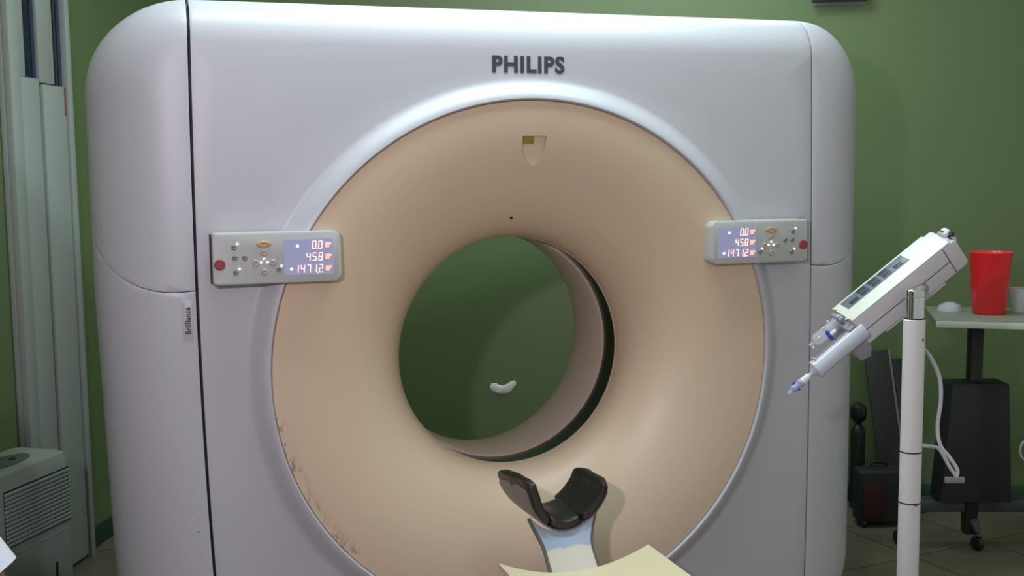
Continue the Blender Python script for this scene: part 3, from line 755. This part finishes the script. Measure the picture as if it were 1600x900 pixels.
    cp = [at(1438, 696, 2.87), at(1448, 697, 2.89), at(1463, 699, 2.93), at(1472, 708, 2.94), at(1483, 728, 2.945), at(1495, 746, 2.945)]
    part('cable', tubeb(spline(cp), 0.0048, n=10), MT['cable'], t)
    part('cable_plug', boxb((0.050, 0.012, 0.016), frame(at(1491.5, 750, 2.948), CR, CF, CU), bev=0.002), MT['table'], t)
injector()

# ------------------------------------------------------------------ table on wheels and what stands on it
A35 = math.radians(33)
TW = Vector((math.cos(A35), -math.sin(A35), 0)); TD = Vector((math.sin(A35), math.cos(A35), 0)); UP = Vector((0, 0, 1))
TC = at(1463, 501, 4.30); TZ = TC.z
def trolley():
    t = empty('overbed_table', (*(TC + TW * 0.25 + TD * 0.25).xy, 0), 'grey-topped overbed table on a black wheeled stand by the green wall', 'table')
    M = frame(TC, TW, TD, UP)
    part('tabletop', boxb((0.78, 0.46, 0.026), M, (0.39, 0.23, -0.013), bev=0.003), MT['table'], t)
    part('edge_band', boxb((0.782, 0.004, 0.024), M, (0.39, -0.0025, -0.014), bev=0.001), MT['table_edge'], t)
    pc = hit(1523, 556, at(1523, 556, 4.52), CF)
    cx, cy = pc.x, pc.y; PM = frame((cx, cy, 0), CR, Vector((CF.x, CF.y, 0)).normalized(), UP)
    part('column', boxb((0.050, 0.05, TZ - 0.026 - 0.06), PM, (0, 0, 0.06 + (TZ - 0.026 - 0.06) / 2), bev=0.004), MT['dark'], t)
    z0, z1 = at(1520, 786, 4.5).z, at(1520, 596, 4.5).z
    bm = bmesh.new()
    prism(bm, [(-0.150, z0), (0.135, z0), (0.110, z1 - 0.006), (0.104, z1), (-0.108, z1), (-0.116, z1 - 0.006)], 0.12, PM @ Matrix.Translation((0.0, 0.03, 0)) @ Matrix.Rotation(PI / 2, 4, 'X') @ Matrix.Translation((0, 0, -0.01)), bev=0.006)
    part('column_cover', bm, MT['darkbag'], t)
    part('foot_bar', boxb((0.62, 0.07, 0.05), PM, (0.03, 0.02, max(0.075, z0 - 0.035)), bev=0.008), MT['darkgrey'], t)
    fw_ = at(1527, 842, 4.55)
    wc = Vector((at(1527, 846, 4.56).x, at(1527, 846, 4.56).y, 0.028))
    part('foot_arm', tubeb([Vector((cx, cy, 0.11)), Vector((cx, cy, 0.11)).lerp(wc + Vector((0, 0, 0.07)), 0.5) + Vector((0, 0, 0.01)), wc + Vector((0, 0, 0.045))], [0.022, 0.019, 0.014], n=12), MT['darkgrey'], t)
    for p in (wc, Vector((cx, cy, 0.028)) + PM.to_3x3() @ Vector((-0.27, 0.04, 0)), Vector((cx, cy, 0.028)) + PM.to_3x3() @ Vector((0.33, 0.04, 0))):
        part('caster', latheb([(0.018, -0.014), (0.028, -0.010), (0.028, 0.010), (0.018, 0.014)], frame(p, (0, 1, 0), (0, 0, 1), (1, 0, 0)), n=20), MT['dark'], t)
        part('caster_cap', latheb([(0.012, 0.012), (0.010, 0.020), (0.004, 0.022)], frame(p + Vector((0, 0, 0.02)), (1, 0, 0), (0, 1, 0), (0, 0, 1)), n=14), MT['darkgrey'], t)
trolley()
def on_table(px, py):
    d_ = ray(px, py); t_ = (TZ - CAM.z) / d_.z; return CAM + t_ * d_
c = on_table(1545, 490); s = (c - CAM).dot(CF) / FPX
k = empty('red_cup', c, 'bright red tapered plastic cup standing on the overbed table', 'cup')
part('cup_body', latheb([(0.008, 0.001), (23.5 * s, 0.001), (25 * s, 0.006), (31.3 * s, 94 * s), (32.5 * s, 96 * s), (31 * s, 96.5 * s), (29.6 * s, 94 * s), (23.5 * s, 0.012), (0.008, 0.012)], frame(c, (1, 0, 0), (0, 1, 0), (0, 0, 1)), n=56), MT['red'], k)
part('pouring_lip', prismb([(0, -8 * s), (5 * s, 0), (0, 8 * s)], 5 * s, frame(c + CR * 31.0 * s + UP * 91 * s, CR, CF, UP), bev=0.002), MT['red'], k)
c = on_table(1484, 486); s = (c - CAM).dot(CF) / FPX
k = tag(link('food_lid', latheb([(19 * s, 0.001), (19 * s, 4 * s), (16 * s, 10 * s), (7 * s, 14 * s), (6 * s, 12.6 * s), (15 * s, 8.6 * s), (17.6 * s, 3 * s), (17.6 * s, 0.001)], frame(c, (1, 0, 0), (0, 1, 0), (0, 0, 1)), n=40), MT['clear']), 'flat clear plastic lid lying left of the red cup', 'lid')
c = on_table(1592, 488); s = (c - CAM).dot(CF) / FPX
k = tag(link('clear_cup', latheb([(11 * s, 0.001), (15 * s, 38 * s), (15.6 * s, 38.5 * s), (14 * s, 38 * s), (10.2 * s, 0.006)], frame(c, (1, 0, 0), (0, 1, 0), (0, 0, 1)), n=36), MT['clear']), 'small clear plastic cup right of the red cup', 'cup')

# ------------------------------------------------------------------ dark things leaning and standing between scanner and pole
def wallpt(px, py, gap=0.0):
    return hit(px, py, PB - E2 * gap, E2)
def leaning(name, pb, pt, w_, th, m_, label, cat, edge=None):
    """pb: foot (on the floor), pt: head; a board w_ wide"""
    up_ = (pt - pb); L = up_.length; up_.normalize(); x = E1 - up_ * E1.dot(up_); x.normalize(); y = up_.cross(x)
    M = frame((pb + pt) / 2, x, y, up_)
    o = tag(link(name, boxb((w_, th, L), M, bev=0.002), m_), label, cat)
    if edge:
        e = link('edge_trim', boxb((0.010, th + 0.004, L), M, (w_ / 2 + 0.0055, 0, 0), bev=0.001), edge, o)
    return o
pt = wallpt(1368, 548, 0.06); ptb = at(1398, 800, (wallpt(1398, 800, 0.25) - CAM).dot(CF)); f_ = hit(1402, 802, Vector((0, 0, 0.012)), Vector((0, 0, 1)))
leaning('leaning_board', f_, pt, 0.105, 0.014, MT['board'], 'dark narrow board leaning on the wall just right of the scanner', 'board', MT['board_edge'])
pt = wallpt(1402, 560, 0.05); f_ = hit(1434, 798, Vector((0, 0, 0.012)), Vector((0, 0, 1)))
leaning('leaning_board', f_, pt, 0.05, 0.014, MT['dark'], 'black strip-like board leaning behind the white pole', 'board')
p = hit(1376, 822, Vector((0, 0, 0.0)), Vector((0, 0, 1))); s = (p - CAM).dot(CF) / FPX
HR = Vector((CR.x, CR.y, 0)).normalized(); HF = Vector((CF.x, CF.y, 0)).normalized()
SM_ = frame((p.x, p.y, 0), HR, HF, UP)
k = empty('suitcase', (p.x, p.y, 0), 'dark upright bag with a dull red front panel behind the pole', 'bag')
part('bag_body', boxb((74 * s, 0.10, 84 * s), SM_, (0, 0.03, 6 * s + 42 * s), bev=0.015, seg=3), MT['darkbag'], k)
part('front_panel', boxb((34 * s, 0.012, 56 * s), SM_, (-14 * s, -0.025, 6 * s + 36 * s), bev=0.004), MT['darkred'], k)
part('handle', tubeb(spline([SM_ @ Vector((-10 * s, 0.06, 88 * s)), SM_ @ Vector((-8 * s, 0.06, 96 * s)), SM_ @ Vector((12 * s, 0.06, 96 * s)), SM_ @ Vector((14 * s, 0.06, 88 * s))]), 0.006, n=8), MT['dark'], k)
for xx in (-28 * s, 30 * s):
    part('bag_wheel', latheb([(0.012, -0.012), (0.018, -0.008), (0.018, 0.008), (0.012, 0.012)], SM_ @ Matrix.Translation((xx, -0.01, 0.018)) @ Matrix.Rotation(PI / 2, 4, 'Y'), n=16), MT['dark'], k)
p = hit(1338, 792, Vector((0, 0, 0.0)), Vector((0, 0, 1))); s = (p - CAM).dot(CF) / FPX
k = empty('black_canister', (p.x, p.y, 0), 'slim black canister standing close behind the right edge of the scanner', 'canister')
part('cylinder_body', latheb([(0.02, 0.002), (11 * s, 0.002), (11 * s, 118 * s), (9 * s, 126 * s), (4 * s, 132 * s)], frame((p.x, p.y, 0), (1, 0, 0), (0, 1, 0), (0, 0, 1)), n=30), MT['dark'], k)
part('cylinder_knob', latheb([(2 * s, 130 * s), (4 * s, 133 * s), (11 * s, 140 * s), (13 * s, 150 * s), (11 * s, 160 * s), (3 * s, 166 * s)], frame((p.x, p.y, 0), (1, 0, 0), (0, 1, 0), (0, 0, 1)), n=24), MT['dark'], k)
# cable loop on the wall at the right edge
cc = wallpt(1604, 704, 0.05)
tag(link('cable_loop', tubeb([cc + 0.028 * math.cos(a_ * PI / 12) * E1 + 0.045 * math.sin(a_ * PI / 12) * UP for a_ in range(24)], 0.006, n=8, closed=True), MT['cable']), 'white cable loop hanging low on the wall at the right edge', 'cable')
# dark box on the wall above
a_ = wallpt(1268, 5, 0.0); b_ = wallpt(1353, 5, 0.0); w_ = (b_ - a_).dot(E1)
mid = (a_ + b_) / 2
k = empty('wall_unit', (mid.x, mid.y, mid.z), 'dark box-shaped unit mounted high on the green wall, only its bottom showing', 'wall unit')
WM = frame(mid, E1, E2, UP)
part('casing', boxb((w_, 0.06, 0.26), WM, (0, -0.031, 0.135), bev=0.004), MT['glass2'], k)
part('mounting_plate', boxb((w_ * 0.96, 0.004, 0.02), WM, (0, -0.0025, -0.0), bev=0.001), MT['table'], k)
# raised irregular white patch on the wall seen through the bore
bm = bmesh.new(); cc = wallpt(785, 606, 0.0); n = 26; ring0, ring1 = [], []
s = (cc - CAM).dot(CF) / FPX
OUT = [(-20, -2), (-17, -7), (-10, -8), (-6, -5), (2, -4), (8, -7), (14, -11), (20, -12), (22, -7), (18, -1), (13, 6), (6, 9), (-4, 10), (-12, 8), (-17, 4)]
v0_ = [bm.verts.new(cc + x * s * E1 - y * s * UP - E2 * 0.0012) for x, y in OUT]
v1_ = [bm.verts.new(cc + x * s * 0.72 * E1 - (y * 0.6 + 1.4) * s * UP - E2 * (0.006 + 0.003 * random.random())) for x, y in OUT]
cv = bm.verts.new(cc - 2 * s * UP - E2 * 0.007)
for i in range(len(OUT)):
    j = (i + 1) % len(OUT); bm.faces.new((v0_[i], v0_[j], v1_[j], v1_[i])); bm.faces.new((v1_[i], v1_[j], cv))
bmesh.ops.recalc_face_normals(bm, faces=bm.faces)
tag(link('wall_patch', bm, MT['patch']), 'small irregular white patch on the green wall seen through the bore', 'wall patch')

# ------------------------------------------------------------------ dehumidifier by the left wall
def dehumidifier():
    AD = math.radians(32); X = Vector((math.sin(AD), math.cos(AD), 0)); Yv = Vector((math.cos(AD), -math.sin(AD), 0))   # X along the louvred face, Yv out of it
    far = at(113, 740, 3.90); far.z = 0
    Lf, Dp, Ht = 0.39, 0.22, 0.612
    cen = far - X * (Lf / 2) - Yv * (Dp / 2)
    k = empty('dehumidifier', cen, 'grey-white floor-standing dehumidifier with a louvred front beside the narrow door', 'dehumidifier')
    M = frame(cen, X, Yv, UP)                               # x along face, +y = louvred face
    bm = bmesh.new(); poly = rrect(Lf, Dp, 0.035, 6)
    def ringz(sx, sy, z, tilt=0): return [bm.verts.new(M @ Vector((x * sx, y * sy, z))) for x, y in poly]
    lv = [(0.96, 0.96, 0.012), (1, 1, 0.02), (1, 1, Ht - 0.06), (0.985, 0.985, Ht - 0.03), (0.94, 0.93, Ht - 0.008), (0.86, 0.82, Ht)]
    R = [ringz(*l) for l in lv]; N = len(poly)
    for a, b_ in zip(R, R[1:]):
        for i in range(N): bm.faces.new((a[i], a[(i + 1) % N], b_[(i + 1) % N], b_[i]))
    bm.faces.new(list(reversed(R[0]))); bm.faces.new(R[-1]); bmesh.ops.recalc_face_normals(bm, faces=bm.faces)
    part('housing', bm, MT['dehum'], k)
    zt, zb = Ht - 0.062, Ht - 0.240; ns = 13
    part('grille_recess', boxb((Lf - 0.060, 0.002, zt - zb + 0.008), M, (0.008, Dp / 2 + 0.0008, (zt + zb) / 2)), MT['dehum_in'], k)
    for i in range(ns):
        z = zb + (zt - zb) * (i + 0.5) / ns
        part('louver', boxb((Lf - 0.062, 0.008, (zt - zb) / ns * 0.66), M @ Matrix.Translation((0.008, Dp / 2 + 0.005, z)) @ Matrix.Rotation(math.radians(-14), 4, 'X'), bev=0.001), MT['dehum'], k)
    part('control_panel', latheb([(0.09, 0), (0.09, 0.002), (0.086, 0.003)], M @ Matrix.Translation((-0.03, 0.01, Ht + 0.0005)), n=36, sy=0.62, sx=1.35), MT['dehum_pan'], k)
    part('control_button', latheb([(0.012, 0), (0.010, 0.004)], M @ Matrix.Translation((0.01, 0.02, Ht + 0.003)), n=16), MT['frame'], k)
    part('tank_slot', boxb((0.011, 0.004, 0.16), M, (0.085, Dp / 2 + 0.001, 0.165), bev=0.001), MT['frame'], k)
    part('tank_seam', boxb((Lf - 0.05, 0.002, 0.003), M, (0, Dp / 2 + 0.0008, zb - 0.03)), MT['dehum'], k)
dehumidifier()

# ------------------------------------------------------------------ the seated person whose white sleeve enters at the lower left
def skin_body(name, pts, edges, m_, parent, sub=2):
    me = bpy.data.meshes.new(name); me.from_pydata([p[0] for p in pts], edges, []); me.materials.append(m_)
    o = bpy.data.objects.new(name, me); C.objects.link(o); o.parent = parent
    md_ = o.modifiers.new('skin', 'SKIN'); md_.use_smooth_shade = True
    sd = me.skin_vertices[0].data
    for i, p in enumerate(pts):
        r = p[1]; sd[i].radius = (r, r) if isinstance(r, (int, float)) else r
    sd[0].use_root = True
    sb = o.modifiers.new('sub', 'SUBSURF'); sb.levels = sub; sb.render_levels = sub
    return o
def person():
    F = HF.copy(); Rr = HR.copy()                           # facing the scanner
    base_ = CAM + HF * 1.98 + HR * (-1.228); base_.z = 0
    k = empty('person', base_, 'person at the lower left edge in a white short sleeve, only arm and sleeve showing', 'person')
    st = empty('stool', base_ - F * 0.02, 'low round stool under the person at the left edge', 'stool')
    part('seat', latheb([(0.15, 0.365), (0.165, 0.375), (0.165, 0.395), (0.15, 0.405)], frame((base_.x, base_.y, 0), (1, 0, 0), (0, 1, 0), (0, 0, 1)), n=32), MT['dark'], st)
    for i in range(4):
        a = i * PI / 2 + 0.6; e = Vector((math.cos(a), math.sin(a), 0)); c_ = Vector((base_.x, base_.y, 0))
        part('leg', tubeb([c_ + e * 0.10 + UP * 0.37, c_ + e * 0.16 + UP * 0.005], 0.012, n=10), MT['chrome'], st)
    def L(r, f, u): return (Rr * r + F * f + UP * u)
    # trunk, legs, head in one skin surface (arms included)
    P = [(L(0, 0, 0.545), (0.15, 0.11)), (L(0, 0.0, 0.68), (0.125, 0.10)), (L(0, 0.02, 0.82), (0.14, 0.10)), (L(0, 0.02, 0.95), (0.13, 0.085)), (L(0, 0.02, 1.02), 0.055), (L(0, 0.04, 1.09), 0.052)]
    E_ = [(0, 1), (1, 2), (2, 3), (3, 4), (4, 5)]
    body = skin_body('body', [(p, r) for p, r in [
        (L(0, 0.0, 0.60), (0.12, 0.09)), (L(0, 0.01, 0.85), (0.12, 0.085)), (L(0, 0.02, 0.975), (0.07, 0.055)), (L(0, 0.03, 1.05), 0.048),
        (L(0, 0.04, 1.12), (0.062, 0.070)), (L(0, 0.045, 1.19), (0.072, 0.085)), (L(0, 0.04, 1.25), (0.058, 0.07)),
        (L(0.165, 0.01, 0.955), 0.050), (L(0.235, 0.03, 0.86), 0.044), (L(0.26, 0.05, 0.70), 0.038), (L(0.22, 0.20, 0.62), 0.032), (L(0.15, 0.31, 0.60), 0.024), (L(0.12, 0.36, 0.595), (0.032, 0.015)),
        (L(-0.165, 0.01, 0.955), 0.050), (L(-0.225, 0.03, 0.86), 0.044), (L(-0.24, 0.05, 0.70), 0.038), (L(-0.20, 0.20, 0.62), 0.032), (L(-0.13, 0.31, 0.60), 0.024), (L(-0.10, 0.36, 0.595), (0.032, 0.015)),
        (L(0.15, 0.395, 0.595), 0.008), (L(0.135, 0.43, 0.585), 0.007), (L(0.125, 0.40, 0.595), 0.0085), (L(0.110, 0.44, 0.583), 0.0075), (L(0.105, 0.40, 0.595), 0.0085), (L(0.090, 0.435, 0.583), 0.0075), (L(0.085, 0.39, 0.592), 0.0075), (L(0.070, 0.42, 0.582), 0.0065), (L(0.085, 0.345, 0.598), 0.010), (L(0.065, 0.365, 0.595), 0.008),
        (L(-0.13, 0.395, 0.595), 0.008), (L(-0.115, 0.43, 0.585), 0.007), (L(-0.105, 0.40, 0.595), 0.0085), (L(-0.090, 0.44, 0.583), 0.0075), (L(-0.085, 0.40, 0.595), 0.0085), (L(-0.070, 0.435, 0.583), 0.0075), (L(-0.065, 0.39, 0.592), 0.0075), (L(-0.050, 0.42, 0.582), 0.0065), (L(-0.065, 0.345, 0.598), 0.010), (L(-0.045, 0.365, 0.595), 0.008),
        ]], [(0, 1), (1, 2), (2, 3), (3, 4), (4, 5), (5, 6), (2, 7), (7, 8), (8, 9), (9, 10), (10, 11), (11, 12), (2, 13), (13, 14), (14, 15), (15, 16), (16, 17), (17, 18),
             (12, 19), (19, 20), (12, 21), (21, 22), (12, 23), (23, 24), (12, 25), (25, 26), (12, 27), (27, 28), (18, 29), (29, 30), (18, 31), (31, 32), (18, 33), (33, 34), (18, 35), (35, 36), (18, 37), (37, 38)], MT['skin'], k)
    skin_body('shirt', [(L(0, 0.0, 0.50), (0.165, 0.13)), (L(0, 0.0, 0.62), (0.150, 0.115)), (L(0, 0.01, 0.85), (0.150, 0.110)), (L(0, 0.02, 0.965), (0.10, 0.075)), (L(0, 0.025, 1.01), 0.062),
                        (L(0.165, 0.01, 0.955), 0.066), (L(-0.165, 0.01, 0.955), 0.066), (L(-0.225, 0.03, 0.83), 0.068)],
              [(0, 1), (1, 2), (2, 3), (3, 4), (3, 5), (3, 6), (6, 7)], MT['shirt'], k)
    # right sleeve: flared open cloth tube with its hem where the photo has it
    sh_ = L(0.168, 0.01, 0.975); hem = L(0.240, 0.032, 0.815)
    bm = bmesh.new(); rings = []; n = 40; ax = (hem - sh_).normalized(); sd_ = ax.cross(F).normalized(); ff = sd_.cross(ax)
    for f in [i / 10 for i in range(11)] + [1.0, 0.7]:
        inner_ = len(rings) >= 11
        c_ = sh_.lerp(hem, f); r = 0.052 + 0.016 * f - (0.004 if inner_ else 0)
        rings.append([bm.verts.new(c_ + r * (1 + 0.05 * math.sin(5 * q_ * 2 * PI / n) * f) * (math.cos(2 * PI * q_ / n) * sd_ + math.sin(2 * PI * q_ / n) * ff)) for q_ in range(n)])
    for a, b_ in zip(rings, rings[1:]):
        for i in range(n): bm.faces.new((a[i], a[(i + 1) % n], b_[(i + 1) % n], b_[i]))
    bmesh.ops.recalc_face_normals(bm, faces=bm.faces)
    o = link('sleeve', bm, MT['shirt'], k)
    for s_ in (1,):
        skin_body('trousers', [(L(0, 0.0, 0.53), (0.10, 0.09)), (L(0.10, 0.05, 0.53), 0.085), (L(0.12, 0.42, 0.52), 0.065), (L(0.12, 0.44, 0.28), 0.055), (L(0.12, 0.42, 0.09), 0.048),
                               (L(-0.10, 0.05, 0.53), 0.085), (L(-0.12, 0.42, 0.52), 0.065), (L(-0.12, 0.44, 0.28), 0.055), (L(-0.12, 0.42, 0.09), 0.048)],
                  [(0, 1), (1, 2), (2, 3), (3, 4), (0, 5), (5, 6), (6, 7), (7, 8)], MT['trouser'], k)
    for s_ in (-1, 1):
        skin_body('shoe', [(L(s_ * 0.12, 0.40, 0.045), (0.045, 0.042)), (L(s_ * 0.12, 0.50, 0.042), (0.045, 0.036)), (L(s_ * 0.12, 0.60, 0.034), (0.038, 0.028))], [(0, 1), (1, 2)], MT['dark'], k)
    bm = bmesh.new(); bmesh.ops.create_uvsphere(bm, u_segments=28, v_segments=18, radius=1)
    for v in bm.verts:
        q_ = v.co; v.co = L(q_.x * 0.084, q_.y * 0.098 + 0.026, q_.z * 0.088 + 1.235) + Vector((0, 0, -0.05 * max(0, -q_.y) * (1 if q_.z < 0 else 0)))
    link('hair', bm, MT['hair'], k)
    for nm, r_, f_, u_, s3, m_ in (('nose', 0, 0.135, 1.185, (0.012, 0.018, 0.022), 'skin'), ('ear', 0.080, 0.045, 1.19, (0.010, 0.018, 0.030), 'skin'), ('ear', -0.080, 0.045, 1.19, (0.010, 0.018, 0.030), 'skin'),
                                   ('eye', 0.030, 0.116, 1.205, (0.012, 0.009, 0.007), 'whitep'), ('eye', -0.030, 0.116, 1.205, (0.012, 0.009, 0.007), 'whitep'), ('mouth', 0, 0.120, 1.145, (0.022, 0.008, 0.006), 'btn_r')):
        bm = bmesh.new(); bmesh.ops.create_uvsphere(bm, u_segments=16, v_segments=10, radius=1)
        for v in bm.verts: v.co = L(r_ + v.co.x * s3[0], f_ + v.co.y * s3[1], u_ + v.co.z * s3[2])
        link(nm, bm, MT[m_], k)
person()
